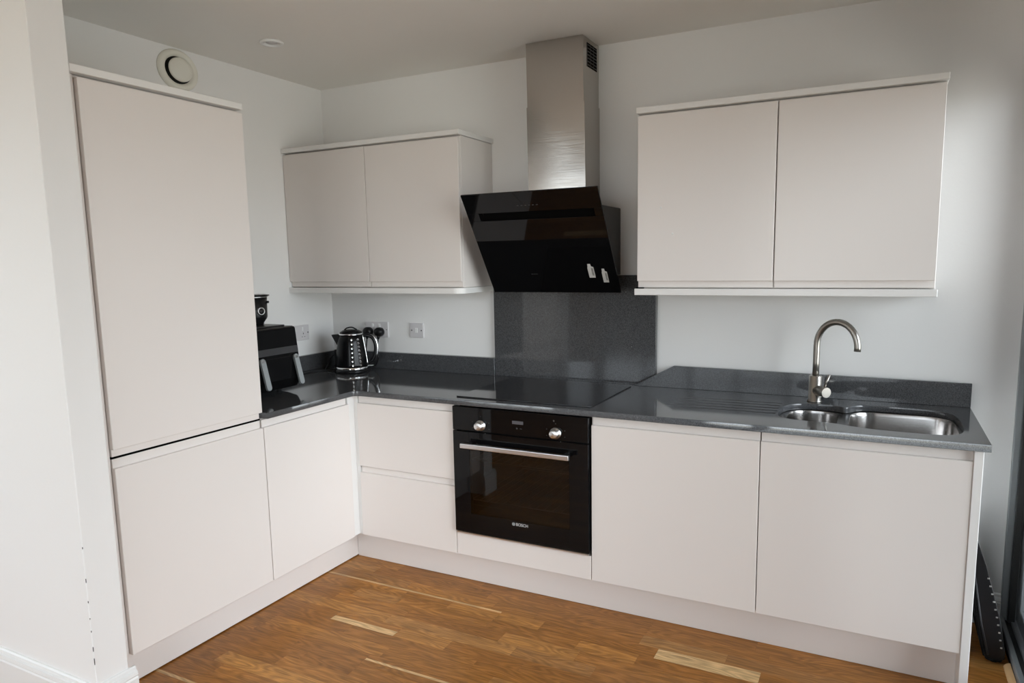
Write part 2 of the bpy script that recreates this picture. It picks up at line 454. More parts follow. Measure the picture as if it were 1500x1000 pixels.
# sliding glass door on the right
dr = bpy.data.objects.new('door_1', None); COL.objects.link(dr); dr.location = (XR+.06, YG/2, 0); OFF[dr] = Vector(dr.location); struct(dr)
f = MB()
f.box(XR, XR+.02, -.055, YW, 0, ZG, .002)             # fixed jamb against the wall
f.box(XR+.02, XR+.15, -.062, YW, 0, ZG, .002)
f.box(XR, XR+.15, YG, YG+.06, 0, ZG, .002)
f.box(XR, XR+.15, YG, YW, ZG-.05, ZG, .002)
f.build('door_frame', 'frame', dr)
r = MB()
r.box(XR-.004, XR+.012, YG, -.05, 0, .045, .002)
r.box(XR+.030, XR+.046, YG, -.05, 0, .045, .002)
r.box(XR+.085, XR+.15, YG, -.05, 0, .045, .002)
r.box(XR-.004, XR+.15, YG, -.05, 0, .022, .001)
r.build('floor_track', 'frame', dr)
MB().box(XR+.012, XR+.030, YG, -.05, .02, .034, 0).box(XR+.02, XR+.04, -.085, -.06, .04, ZG-.05, 0).build('gasket', 'rubber', dr)
def sash(xa, ya, yb):
    s = MB(); z0, z1 = .046, ZG-.05; wd = .055
    s.box(xa, xa+.04, yb-wd, yb, z0, z1, .003).box(xa, xa+.04, ya, ya+wd, z0, z1, .003)
    s.box(xa, xa+.04, ya+wd, yb-wd, z0, z0+.06, .003).box(xa, xa+.04, ya+wd, yb-wd, z1-.06, z1, .003)
    so = s.build('sliding_panel', 'frame', dr)
    box(xa+.014, xa+.026, ya+wd-.01, yb-wd+.01, z0+.05, z1-.05, bev=0).build('pane', 'pane', so)
sash(XR+.045, -1.18, -.065)
sash(XR+.095, YG+.06, -1.12)

# skirting boards
def skirt_profile(h, d=.018):
    return [(0, 0), (d, 0), (d, h*.72), (d-.003, h*.76), (d, h*.80), (d-.002, h*.88), (d*.55, h*.90), (d*.5, h*.97), (d*.25, h), (0, h)]
def skirt(name, a, b, nrm, h=.13):
    a, b, nrm = Vector(a), Vector(b), Vector(nrm); bm = bmesh.new(); P = skirt_profile(h)
    A = [bm.verts.new(a+nrm*p[0]+Vector((0, 0, p[1]))) for p in P]; B = [bm.verts.new(b+nrm*p[0]+Vector((0, 0, p[1]))) for p in P]
    bm.faces.new(A); bm.faces.new(B[::-1])
    for i in range(len(P)): bm.faces.new((A[i], B[i], B[(i+1) % len(P)], A[(i+1) % len(P)]))
    bmesh.ops.recalc_face_normals(bm, faces=bm.faces[:])
    mb = MB(); mb.bm.free(); mb.bm = bm; return struct(mb.build(name, 'trim'))
skirt('baseboard_back', (2.977, YW, 0), (XR, YW, 0), (0, -1, 0), .124)
skirt('baseboard_partition', (XL, YN1, 0), (XN+.018, YN1, 0), (0, -1, 0))
skirt('baseboard_partition_end', (XN, YN1-.018, 0), (XN, YN0+.018, 0), (1, 0, 0))
skirt('baseboard_far_left', (XL, YB, 0), (XL, YN1, 0), (1, 0, 0))
skirt('baseboard_rear', (XL, YB, 0), (WX0-.01, YB, 0), (0, 1, 0), .09)
skirt('baseboard_right', (XR, YB, 0), (XR, YG, 0), (-1, 0, 0))
# timber beads on the floor
struct(MB().prism([(XR-.024, 0), (XR-.005, 0), (XR-.005, .016), (XR-.014, .014), (XR-.022, .006)], 'y', YG, -.34).build('trim_1', 'bead'))
struct(MB().prism([(2.9765, 0), (2.992, 0), (2.990, .006), (2.983, .013), (2.9765, .015)], 'y', -.61, -.03).build('trim_2', 'bead'))
# balcony outside
struct(box(XR+.36, XR+4, YB-3, 3, -.25, -.15, bev=0).build('floor_balcony', 'balcony'))

# ------------------------------------------------------------------ cabinets
def feet(mb, x0, x1, y0, y1):
    for x in (x0+.04, x1-.10 if x1 < .65 else x1-.04):
        for y in (y0+.13, y1-.04):
            mb.lathe([(.022, 0), (.022, .006), (.012, .012), (.012, ZP+.001)], Matrix.Translation((x, y, 0)), 12)
def open_body(x0, x1, y0, y1, z0, z1, t=.018):
    return MB().box(x0, x1, y0, y1, z0, z1, .001)

def front_back(x0, x1, z0, z1, lip=None, y=-DB, th=.02, g=.0015):
    """Handleless front of the back run: slab plus its recessed grip lip ('up'/'down')."""
    mb = MB().box(x0+g, x1-g, y, y+th, z0, z1, .0012)
    if lip: mb.box(x0+g+.001, x1-g, y+.012, y+th, lip[0], lip[1], .0006)
    return mb
def front_left(y0, y1, z0, z1, lip=None, x=DL, th=.02, g=.0015):
    mb = MB().box(x-th, x, y0+g, y1-g, z0, z1, .0012)
    if lip: mb.box(x-th, x-.012, y0+g+.001, y1-g-.006, lip[0], lip[1], .0006)
    return mb

LT = (ZT-.001, .7865)
# tall housing on the left
YT0, YT1 = -1.7127, -1.1316
t = thing('tall_cabinet', 'tall white handleless cabinet beside the wall end, with two doors and a flat top board', 'cabinet', (.3, -1.43, 0))
b = MB().box(XW+.002, DL-.0215, YT0, YT1-.003, .1555, 1.904, .001); feet(b, XW+.004, DL-.05, YT0, YT1)
b.build('body', 'unit', t)
front_left(YT0, YT1, .8166, 1.8961, (.7935, .8176)).build('door', 'unit', t, 'long upper door')
front_left(YT0, YT1, ZP, ZT, LT).build('door', 'unit', t, 'lower door')
MB().box(DL-.021, DL-.0125, YT0, YT1-.004, .7868, .7932, 0).build('shadow_gap', 'matt', t)
MB().box(XW+.002, DL-.016, YN0+.0015, YT0-.0005, .1555, 1.904, .001).build('filler_strip', 'unit', t)
MB().box(XW+.001, DL+.008, YN0+.0015, YT1-.006, 1.9055, 1.9275, .0015).build('top_board', 'edge', t)

# corner base unit of the left run
t = thing('base_cabinet', 'white base cabinet with one plain door between tall cabinet and inner corner', 'cabinet', (.3, -.88, 0))
b = MB().box(XW+.002, DL-.0215, -1.130, -.655, .1555, .7905, .001); feet(b, XW+.004, DL-.05, -1.130, -.655); b.build('body', 'unit', t)
front_left(-1.1316, -.654, ZP, ZT, LT).build('door', 'unit', t)
MB().box(.600, .6305, -.6535, -.600, ZP, .7905, .001).box(.6306, .6495, -.612, -.600, ZP, .7905, .001).build('corner_post', 'edge', t)

# drawers
t = thing('drawer_cabinet', 'narrow white base cabinet with two deep drawers left of the oven', 'cabinet', (.9, -.3, 0))
b = MB().box(.652, X0-.002, -.597, YW-.003, .1555, .7905, .001); feet(b, .652, X0, -.55, -.04); b.build('body', 'unit', t)
front_back(.6505, X0, .4740, ZT, LT).build('drawer', 'unit', t, 'upper drawer')
front_back(.6505, X0, ZP, .4445, (.4435, .4690)).build('drawer', 'unit', t, 'lower drawer')

# oven housing
t = thing('oven_cabinet', 'white cabinet frame around the built-in oven with low panel below it', 'cabinet', (X0+.3, -.3, 0))
b = MB().box(X0, X0+.0035, -.597, YW-.003, .1555, .7905, 0).box(X0+.5965, X0+.6, -.597, YW-.003, .1555, .7905, 0)
b.box(X0+.0036, X0+.5964, -.597, YW-.003, .1555, .2300, 0).box(X0+.0036, X0+.5964, -.05, YW-.003, .2301, .7905, 0); feet(b, X0, X0+.6, -.55, -.04)
b.build('body', 'unit', t)
front_back(X0, X0+.6, ZP, .2500).build('lower_panel', 'unit', t)

t = thing('base_cabinet', 'wide white base cabinet with one plain door right beside the oven', 'cabinet', (X0+.9, -.3, 0))
b = MB().box(X0+.602, X0+1.198, -.597, YW-.003, .1555, .7905, .001); feet(b, X0+.6, X0+1.2, -.55, -.04); b.build('body', 'unit', t)
front_back(X0+.6, X0+1.2, ZP, ZT, LT).build('door', 'unit', t)

t = thing('sink_cabinet', 'white base cabinet with one plain door under the sink', 'cabinet', (X0+1.5, -.3, 0))
b = MB().box(X0+1.202, X0+1.216, -.597, YW-.003, .1555, .7905, .001).box(X0+1.784, X0+1.798, -.597, YW-.003, .1555, .7905, .001)
b.box(X0+1.216, X0+1.784, -.597, YW-.003, .1555, .172, 0).box(X0+1.216, X0+1.784, -.597, -.585, .1721, .7905, 0); feet(b, X0+1.2, X0+1.8, -.55, -.04); b.build('body', 'unit', t)
front_back(X0+1.2, X0+1.8014, ZP, ZT, LT).build('door', 'unit', t)
tag(box(2.9513, 2.9755, -.6215, YW-.002, 0, .7915, bev=.0012).build('end_panel', 'edge'), 'narrow white end panel standing on the floor at right end of the units', 'panel')
tag(box(.540, 2.9515, -.5265, -.5105, .001, .1535, bev=.001).build('plinth', 'unit'), 'long white kickboard under the oven and sink side of the units', 'plinth')
tag(box(.5215, .5385, YN0+.002, -.5105, .005, .1535, bev=.001).build('plinth', 'unit'), 'white kickboard under tall cabinet and corner cabinet', 'plinth')

# wall units
def wall_unit(x0, xm, x1, label, cx0, cx1, px0, px1, round_r):
    t = thing('wall_cabinet', label, 'cabinet', ((x0+x1)/2, 0, 1.2475))
    MB().box(x0+.001, x1-.001, -.309, YW-.001, 1.2500, 1.9045, .001).build('body', 'unit', t)
    for a, b in ((x0, xm), (xm, x1)):
        front_back(a, b, 1.2774, 1.8979, (1.2530, 1.2784), y=-.33, g=.0014 if round_r else .0022).build('door', 'unit', t)
    MB().box(cx0, cx1, -.340, YW-.001, 1.9058, 1.9270, .0015).build('top_board', 'edge', t)
    if round_r:
        R = .045; out = [(px0, YW-.001), (px0, -.338)]
        for i in range(9):
            a = math.radians(-90+90*i/8); out.append((px1-R+R*math.cos(a), -.338+R+R*math.sin(a)))
        out.append((px1, YW-.001))
        MB().prism(out, 'z', 1.2235, 1.2485).build('light_pelmet', 'edge', t)
    else:
        MB().box(px0, px1, -.338, YW-.001, 1.2235, 1.2485, .0015).build('light_pelmet', 'edge', t)
    return t
wall_unit(XW+.001, .5204, 1.0315, 'white two-door wall cabinet in the corner, left of the extractor hood', XW+.001, 1.0400, XW+.001, 1.0340, True)
WR = wall_unit(1.8308, 2.3379, 2.8445, 'white two-door wall cabinet above the sink side, right of the extractor hood', 1.8290, 2.8475, 1.8240, 2.8500, False)

for xx, zz in ((1.925, 1.5543), (1.9707, 1.4559)):
    MB().lathe([(.0035, 0), (.003, .0006), (0, .0007)], FACE_Y(xx, -.3301, zz), 10).build('filler_spot', 'trim', WR)
MB().box(1.8300, 1.8560, -.3340, -.3100, 1.2487, 1.2522, 0).build('shadow_gap', 'matt', WR)
# ------------------------------------------------------------------ worktop
R = .028
outline = [(XW+.001, YW-.001), (XEND, YW-.001), (XEND, -.6325)]
for i in range(7):
    a = math.radians(90+90*i/6); outline.append((.6565+R+R*math.cos(a), -.6325-R+R*math.sin(a)))
outline += [(.6565, -1.1275), (XW+.001, -1.1275)]
cut = chaikin([(2.378, -.42), (2.376, -.30), (2.415, -.215), (2.50, -.195), (2.560, -.205), (2.592, -.238), (2.625, -.165), (2.70, -.150), (2.84, -.155),
               (2.915, -.185), (2.940, -.27), (2.942, -.46), (2.912, -.545), (2.82, -.556), (2.68, -.552), (2.605, -.525), (2.565, -.503), (2.44, -.503), (2.392, -.475)], 3)
wt = plate_mesh([outline, cut], ZWB, ZW, .0012).build('worktop', 'stone')
tag(wt, 'dark grey speckled stone worktop running round the corner, with sink cutout', 'worktop')
# drainer grooves: cut into the stone
gm = MB()
for i in range(5):
    yy = -.235-.047*i
    gm.tube([(1.97, yy-.012, ZW+.0068), (2.02, yy-.010, ZW+.0050), (2.372, yy, ZW+.0030)], .0065, 16)
gr = gm.build('groove_cutter', 'matt')
md = wt.modifiers.new('g', 'BOOLEAN'); md.object = gr; md.operation = 'DIFFERENCE'; md.solver = 'EXACT'
dg = bpy.context.evaluated_depsgraph_get(); dg.update()
nm = bpy.data.meshes.new_from_object(wt.evaluated_get(dg))
wt.modifiers.clear()
if len(nm.polygons) > 40: wt.data = nm
wt.data.materials.clear(); wt.data.materials.append(M['stone'])
bpy.data.objects.remove(gr)

tag(box(XW+.001, XW+.023, -1.1275, YW-.0005, ZW+.0003, .8955, bev=.001).build('upstand', 'stone'), 'short dark stone upstand on the left wall behind the air fryer', 'upstand')
tag(box(XW+.0235, 1.0335, YW-.028, YW-.001, ZW+.0003, .9010, bev=.001).build('upstand', 'stone'), 'dark stone upstand behind the kettle, left of the splashback', 'upstand')
tag(box(1.0345, 1.8290, YW-.0220, YW-.001, ZW+.0003, 1.2945, bev=.0008).build('splashback', 'stone'), 'large dark grey speckled splashback panel between hob and extractor hood', 'splashback')
tag(MB().prism([(1.736, ZW+.0003), (1.912, .9100), (XEND, .9020), (XEND, ZW+.0003)], 'y', YW-.0380, YW-.0225, .0008).build('upstand', 'stone'),
    'dark stone upstand behind the tap with sloping left end', 'upstand')

# ------------------------------------------------------------------ sink
t = thing('sink', 'stainless steel one and a half bowl sink set under the worktop', 'sink', (2.66, -.36, .60))
bl1 = rrect(2.402, 2.570, -.492, -.212, .075, 8)
bl2 = rrect(2.606, 2.930, -.542, -.168, .085, 8)
fl = plate_mesh([rrect(2.372, 2.948, -.575, -.135, .05, 6), bl1, bl2], ZWB-.0045, ZWB-.0010)
fl.build('rim', 'sink', t)
def bowl(L, depth, name):
    cx = sum(p[0] for p in L)/len(L); cy = sum(p[1] for p in L)/len(L)
    bm = bmesh.new(); rings = []
    for s, z in ((1.0, -.001), (.985, -.012), (.965, -depth+.030), (.93, -depth+.010), (.85, -depth+.001), (.5, -depth), (.12, -depth-.003)):
        rings.append([bm.verts.new((cx+(p[0]-cx)*s, cy+(p[1]-cy)*s, ZWB-.002+z)) for p in L])
    for A, B in zip(rings, rings[1:]):
        for i in range(len(L)):
            f = bm.faces.new((A[i], A[(i+1) % len(L)], B[(i+1) % len(L)], B[i])); f.smooth = True
    bm.faces.new(rings[-1]); bmesh.ops.recalc_face_normals(bm, faces=bm.faces[:]); bmesh.ops.reverse_faces(bm, faces=bm.faces[:])
    mb = MB(); mb.bm.free(); mb.bm = bm; o = mb.build(name, 'sink', t)
    MB().lathe([(.0, .004), (.028, .004), (.036, .006), (.040, .002), (.040, 0)], Matrix.Translation((cx, cy, ZWB-.002-depth)), 28).build('drain', 'chrome', o)
bowl(bl1, .12, 'bowl'); bowl(bl2, .155, 'bowl')

# ------------------------------------------------------------------ tap
tx, ty = 2.4785, -.148
t = thing('mixer_tap', 'tall brushed steel mixer tap with swan neck spout behind the sink', 'tap', (tx, ty, ZW))
MB().lathe([(.0275, .0003), (.0275, .004), (.0235, .006), (.0235, .098), (.0215, .100), (.010, .100)], Matrix.Translation((tx, ty, ZW)), 36).build('tap_body', 'tapsteel', t)
th = math.radians(28); D = .160; ux, uy = math.cos(th), -math.sin(th)
pts = [(tx, ty, ZW+.098), (tx, ty, ZW+.15), (tx, ty, 1.03)]
for i in range(1, 25):
    a = math.pi-(math.pi+.12)*i/24
    pts.append((tx+ux*(D/2+D/2*math.cos(a)), ty+uy*(D/2+D/2*math.cos(a)), 1.032+.090*math.sin(a)))
MB().tube(pts, .0120, 20).build('spout', 'tapsteel', t)
hd = Vector((.62, -.78, 0)).normalized()
c0 = Vector((tx, ty, .8600)); c1 = c0+hd*.070
MB().tube([c0, c1-hd*.002, c1], [.0200, .0200, .0185], 28).build('lever_barrel', 'tapsteel', t)
MB().tube([c1-hd*.014+Vector((0, 0, .016)), c1-hd*.014+Vector((.0155, .004, .066))], [.0048, .0044], 12).build('lever', 'tapsteel', t)

# ------------------------------------------------------------------ hob
t = thing('hob', 'flat black glass hob set on the dark worktop above the oven', 'hob', (1.442, -.345, ZW))
HX0, HX1, HY0, HY1 = 1.1475, 1.7375, -.586, -.104
plate_mesh([rrect(HX0, HX1, HY0, HY1, .004, 3)], ZW+.0004, ZW+.0050, .0008).build('glass_top', 'hob', t)

# ------------------------------------------------------------------ oven
t = thing('oven', 'black built-in oven with steel bar handle and two round knobs', 'oven', (1.451, -.35, .252))
OX0, OX1 = X0+.0055, X0+.5955; OF = -.6335
b = MB()
b.box(OX0+.006, OX0+.03, -.612, -.06, .262, .780, 0).box(OX1-.03, OX1-.006, -.612, -.06, .262, .780, 0)
b.box(OX0+.03, OX1-.03, -.612, -.06, .655, .780, 0).box(OX0+.03, OX1-.03, -.612, -.06, .262, .300, 0).box(OX0+.03, OX1-.03, -.08, -.06, .300, .655, 0)
b.build('body', 'dark', t)
cv = MB()
cv.box(OX0+.0305, OX0+.05, -.61, -.081, .3005, .6545, 0).box(OX1-.05, OX1-.0305, -.61, -.081, .3005, .6545, 0)
cv.box(OX0+.05, OX1-.05, -.61, -.081, .3005, .312, 0).box(OX0+.05, OX1-.05, -.61, -.081, .643, .6545, 0).box(OX0+.05, OX1-.05, -.10, -.081, .312, .643, 0)
cv.build('cavity', 'cavity', t)
for zz in (.392, .560):
    rk = MB()
    for yy in (-.595, -.12): rk.tube([(OX0+.052, yy, zz), (OX1-.052, yy, zz)], .0028, 8)
    for i in range(14):
        xx = OX0+.06+(OX1-OX0-.12)*i/13; rk.tube([(xx, -.595, zz), (xx, -.12, zz)], .0014, 6)
    rk.build('wire_shelf', 'alu', t)
cp = MB().box(OX0, OX1, OF, -.6125, .6910, .7870, .0015).build('control_panel', 'glass_black', t)
for kx in (1.2880, 1.6150):
    k = MB().lathe([(.0235, 0), (.0235, .004), (.0200, .007), (.0185, .008), (.0175, .024), (.0155, .026), (0, .026)], FACE_Y(kx, OF-.0002, .7180), 36, (1, .9, 1))
    k.build('knob', 'alu', cp)
def mark(a, b, c, d): MB().box(a, b, OF-.0005, OF-.0001, c, d, 0).build('printed_mark', 'faint', cp)
for kx in (1.2880, 1.6150):
    for a in (-60, -20, 20, 90, 160, 200):
        px, pz = kx+.040*math.cos(math.radians(a)), .7180+.036*math.sin(math.radians(a)); mark(px-.0018, px+.0018, pz-.0014, pz+.0014)
mark(1.6045, 1.6105, .7615, .7680); mark(1.447, 1.453, .7180, .7235); mark(1.463, 1.472, .7195, .7215)
MB().box(1.430, 1.478, OF-.0006, OF-.0001, .7370, .7500, 0).build('display', 'display', cp)
# door with window
dz0, dz1 = .2640, .6860; wx0, wx1, wz0, wz1 = 1.232, 1.668, .345, .612
d = MB()
d.box(OX0, wx0, OF, -.6125, dz0, dz1, .0012).box(wx1, OX1, OF, -.6125, dz0, dz1, .0012)
d.box(wx0-.0005, wx1+.0005, OF, -.6125, dz0, wz0, .0004).box(wx0-.0005, wx1+.0005, OF, -.6125, wz1, dz1, .0004)
door = d.build('door', 'glass_black', t)
MB().box(wx0, wx1, OF+.0006, OF+.005, wz0, wz1, 0).build('window', 'ovenpane', door)
hz = .6395; hy = OF-.040
h = MB().box(1.2180, 1.6860, hy-.009, hy+.005, hz-.0095, hz+.0095, .0025, 2)
h.build('handle', 'alu', door)
for xx in (1.230, 1.656): MB().box(xx, xx+.018, hy+.0052, OF-.0002, hz-.008, hz+.008, .001).build('handle_bracket', 'black', door)
tm = text_mesh('BOSCH', .0165, .0001, FACE_Y(1.4655, OF-.0003, .3315)); tm.build('logo', 'logo', door)
rg = MB().lathe([(.0072, 0), (.0072, .0003), (.0058, .0003), (.0058, 0)], FACE_Y(1.4285, OF-.0004, .3315), 24, (1, .92, 1))
rg.box(1.4260, 1.4268, OF-.0005, OF-.0001, .3275, .3355, 0).box(1.4302, 1.4310, OF-.0005, OF-.0001, .3275, .3355, 0).box(1.4268, 1.4302, OF-.0005, OF-.0001, .3310, .3320, 0)
rg.build('emblem', 'logo', door)
MB().box(OX0+.002, OX1-.002, -.6290, -.6125, .2525, .2600, .001).build('vent_strip', 'alu', t)

# ------------------------------------------------------------------ extractor hood
t = thing('cooker_hood', 'angled black glass extractor hood with a steel chimney above the hob', 'extractor hood', (1.42, -.2, 1.2225))
T = Vector((-.4710, 1.6318)); B_ = Vector((-.1980, 1.2250)); ax = (B_-T).normalized(); nr = Vector((-ax.y, ax.x))  # pointing back
if nr.x < 0: nr = -nr
GX0, GX1 = 1.1225, 1.7215; GT = .008; L = (B_-T).length
def gp(s, dpt): p = T+ax*s+nr*dpt; return (p.x, p.y)
def slab(mb, xa, xb, s0, s1, d0, d1, bev=.0008): return mb.prism([gp(s0, d0), gp(s1, d0), gp(s1, d1), gp(s0, d1)], 'x', xa, xb, bev)
S0, S1 = .088, .124; SX0, SX1 = 1.178, 1.688
g = MB(); slab(g, GX0, GX1, 0, S0, 0, GT); g.build('glass_panel', 'glass_black', t, 'upper strip of black glass')
g = MB(); slab(g, GX0, GX1, S1, L, 0, GT); lower = g.build('glass_panel', 'glass_black', t, 'lower black glass panel')
for xa, xb in ((GX0, SX0), (SX1, GX1)):
    g = MB(); slab(g, xa, xb, S0+.0003, S1-.0003, 0, GT); g.build('glass_bridge', 'glass_black', t)
# housing behind the glass
bx0, bx1 = 1.195, 1.662
pA = gp(.056, GT+.002); pB = gp(L-.06, GT+.002)
MB().prism([(YW-.001, 1.2960), (YW-.001, 1.5820), (pA[0], 1.5830), pA, pB, (pB[0]+.03, 1.2960)], 'x', bx0, bx1, .002).build('housing', 'dark', t)
g = MB(); slab(g, SX0-.02, SX1+.02, S0-.006, S1+.006, GT+.0002, GT+.0017, 0); g.build('slot_backing', 'matt', t)
CX0, CX1, CY = 1.3020, 1.5660, -.196
def chimney(x0, x1, y1, lean, z0, z1, name):
    th = .0015; mb = MB(); a = y1; b = y1-lean
    mb.prism([(a, z0), (a+th, z0), (b+th, z1), (b, z1)], 'x', x0, x1)
    for xa in (x0, x1-th): mb.prism([(a+th, z0), (YW-.001, z0), (YW-.001, z1), (b+th, z1)], 'x', xa, xa+th)
    return mb.build(name, 'steel', t)
chimney(CX0, CX1, CY, .011, 1.587, 2.0075, 'chimney_cover')
up = chimney(CX0+.003, CX1-.004, CY-.0055, .010, 1.90, ZC-.0015, 'chimney_extension')
gl = MB().box(CX1-.0045, CX1-.0035, -.165, -.055, 2.152, 2.246, 0); gl.build('vent_opening', 'matt', up)
gl = MB()
for i in range(7):
    zz = 2.158+.013*i; gl.box(CX1-.0036, CX1-.0026, -.165, -.055, zz, zz+.004, 0)
for yy in (-.165, -.130, -.094, -.058): gl.box(CX1-.0036, CX1-.0024, yy, yy+.003, 2.152, 2.246, 0)
gl.build('vent_grille', 'dark', up)
# stickers, badge and touch marks on the glass
def on_glass(pts, x, s, mat, name, parent, thick=.0003):
    q = [(x+a, *gp(s-bq, -.0002)) for a, bq in pts]; bm = bmesh.new()
    n3 = Vector((0, nr.x, nr.y))*thick
    A = [bm.verts.new(p) for p in q]; B = [bm.verts.new(Vector(p)-n3) for p in q]
    bm.faces.new(A); bm.faces.new(B[::-1])
    for i in range(len(q)): bm.faces.new((A[i], B[i], B[(i+1) % len(q)], A[(i+1) % len(q)]))
    bmesh.ops.recalc_face_normals(bm, faces=bm.faces[:]); mb = MB(); mb.bm.free(); mb.bm = bm
    return mb.build(name, mat, parent)
for sx, w, s_, hh in ((1.6140, .0135, .378, .034), (1.6700, .0115, .402, .034)):
    lab = on_glass([(-w, -hh), (w, -hh), (w, hh*.55), (w*.3, hh*.65), (w*.2, hh), (-w*.75, hh), (-w*.8, hh*.6), (-w, hh*.5)], sx, s_, 'sticker', 'sticker', lower)
    for i in range(9): on_glass([(-.0, -.0012), (w*.62, -.0012), (w*.62, .0012), (-.0, .0012)], sx+w*.15, s_-.012+.0042*i, 'ink', 'print_line', lab, .0007)
for i in range(3): on_glass([(-.004+.002*i, -.0012), (.004, -.0012), (.004, .0012), (-.003, .0012)], 1.340+.011*i, .392, 'faint', 'badge_mark', lower)
for i in range(6): on_glass([(-.004, -.0012), (.004, -.0012), (.004, .0016), (-.004, .0016)], 1.370+.017*i, .060, 'faint', 'touch_mark', lower)

# ------------------------------------------------------------------ kettle
kx, ky = .283, -.205; ka = .468
t = thing('kettle', 'black diamond patterned kettle with chrome trim in the worktop corner', 'kettle', (kx, ky, ZW))
K = Matrix.Translation((kx, ky, ZW)) @ Matrix.Rotation(ka, 4, 'Z')
MB().lathe([(.0, .0008), (.080, .0008), (.083, .006), (.081, .013), (.0, .0135)], K, 48).build('power_base', 'black', t)
MB().lathe([(.0, .0145), (.0795, .0145), (.0825, .018), (.0825, .030), (.0, .0301)], K, 48).build('chrome_ring', 'chrome', t)
# diamond cut body
bm = bmesh.new(); N = 64; rows = 15; rings = []
KETTLE_FLUTE = 0
def kr(u): return .0825-.0205*u**1.5-.004*max(0, u-.85)/.15
for j in range(rows+1):
    u = j/rows; z = .0303+.160*u; ring = []
    for i in range(N):
        a = 2*math.pi*(i+.5*(j % 2))/N; rr = kr(u)
        ring.append(bm.verts.new((rr*math.cos(a), rr*math.sin(a), z)))
    rings.append(ring)
for j in range(rows):
    A, B = rings[j], rings[j+1]
    for i in range(N):
        if j % 2 == 0:
            bm.faces.new((A[i], A[(i+1) % N], B[i])); bm.faces.new((A[(i+1) % N], B[(i+1) % N], B[i]))
        else:
            bm.faces.new((A[i], B[(i+1) % N], B[i])); bm.faces.new((A[i], A[(i+1) % N], B[(i+1) % N]))
for f_ in bm.faces: f_.smooth = True
bm.faces.new(rings[0]); bm.faces.new(rings[-1])
bmesh.ops.recalc_face_normals(bm, faces=bm.faces[:])
mb = MB(); mb.bm.free(); mb.bm = bm; mb.xf(K); body = mb.build('kettle_body', 'black_gloss', t)
# studs: two columns of chrome diamonds standing in for window glints
for col, (aa, n0, sz) in enumerate(((-74, 7, .0078), (-46, 8, .0066))):
    for i in range(n0):
        u = .07+.80*i/(n0-1); a = math.radians(aa); rr = kr(u)-.0003; z = .0303+.160*u
        m4 = K @ Matrix.Translation((rr*math.cos(a), rr*math.sin(a), z)) @ Matrix.Rotation(a, 4, 'Z') @ Matrix.Rotation(math.pi/2, 4, 'Y')
        MB().lathe([(sz, 0), (sz*.55, .0014), (0, .0008)] if col == 0 else [(sz, 0), (sz*.8, .0014), (sz*.55, .0002), (0, 0)], m4, 4 if col == 0 else 12, smooth=False).build('stud', 'chrome', body)
MB().lathe([(.0600, .1905), (.0612, .192), (.0612, .196), (.0575, .199), (.0, .1992)], K, 48).build('lid_ring', 'chrome', t)
MB().lathe([(.0565, .1994), (.054, .206), (.040, .214), (.020, .218), (0, .219)], K, 40).build('lid', 'black_gloss', t)
MB().tube([K @ Vector(p) for p in spline([(-.030, -.006, .216), (-.015, -.012, .226), (.010, -.012, .229), (.034, -.008, .216)], 6)], .0035, 8).build('lid_handle', 'black', t)
# spout
bm = bmesh.new(); sp = [(-.056, -.022, .196), (-.056, .022, .196), (-.098, 0, .192), (-.066, -.020, .135), (-.066, .020, .135), (-.099, 0, .187)]
V = [bm.verts.new(p) for p in sp]
for fc in ((0, 2, 1), (0, 3, 5, 2), (1, 2, 5, 4), (3, 4, 5), (0, 1, 4, 3)): bm.faces.new([V[i] for i in fc])
bmesh.ops.recalc_face_normals(bm, faces=bm.faces[:]); mb = MB(); mb.bm.free(); mb.bm = bm; mb.xf(K); mb.build('spout', 'black_gloss', t)
# handle
hp = spline([(.058, 0, .186), (.085, 0, .186), (.112, 0, .170), (.124, 0, .130), (.118, 0, .085), (.100, 0, .055), (.079, 0, .044)], 7)
MB().tube([K @ p for p in hp], .0095, 12).build('handle', 'black', t)
MB().tube([K @ (p+Vector((.0085, 0, .002))) for p in hp[:-6]], .0045, 8).build('handle_trim', 'chrome', t)
MB().tube([K @ Vector(p) for p in spline([(.0615, -.012, .190), (.070, -.012, .13), (.077, -.012, .08), (.0815, -.012, .042)], 5)], .0028, 8).build('side_trim', 'chrome', t)
MB().box(.080, .108, -.010, .010, .0305, .0340, .001).xf(K).build('switch_paddle', 'alu', t)
# its flex
tag(MB().tube(spline([(kx-.078, ky-.04, ZW+.005), (.13, -.235, ZW+.004), (.085, -.17, ZW+.018), (.070, -.120, ZW+.055), (.085, -.09, ZW+.068), (.11, -.085, ZW+.055), (.135, -.11, ZW+.018), (.150, -.20, ZW+.004), (.10, -.33, ZW+.004), (.12, -.48, ZW+.004), (.10, -.62, ZW+.004)], 8), .0033, 8).build('power_cord', 'black'),
    'thin black cable looping on the worktop between kettle and air fryer', 'cable')

# ------------------------------------------------------------------ air fryer
t = thing('air_fryer', 'black two-basket air fryer with silver handles beside the tall cabinet', 'air fryer', (.21, -.91, ZW))
ya, yb2 = -1.110, -.712
prof = [(.060, ZW+.012), (.350, ZW+.012), (.405, ZW+.022), (.428, ZW+.060), (.424, ZW+.165), (.412, 1.094), (.400, 1.100), (.080, 1.104), (.060, 1.09)]
MB().prism([(p[0], p[1]) for p in prof], 'y', ya, yb2, .004, 2).build('body', 'black_gloss', t)
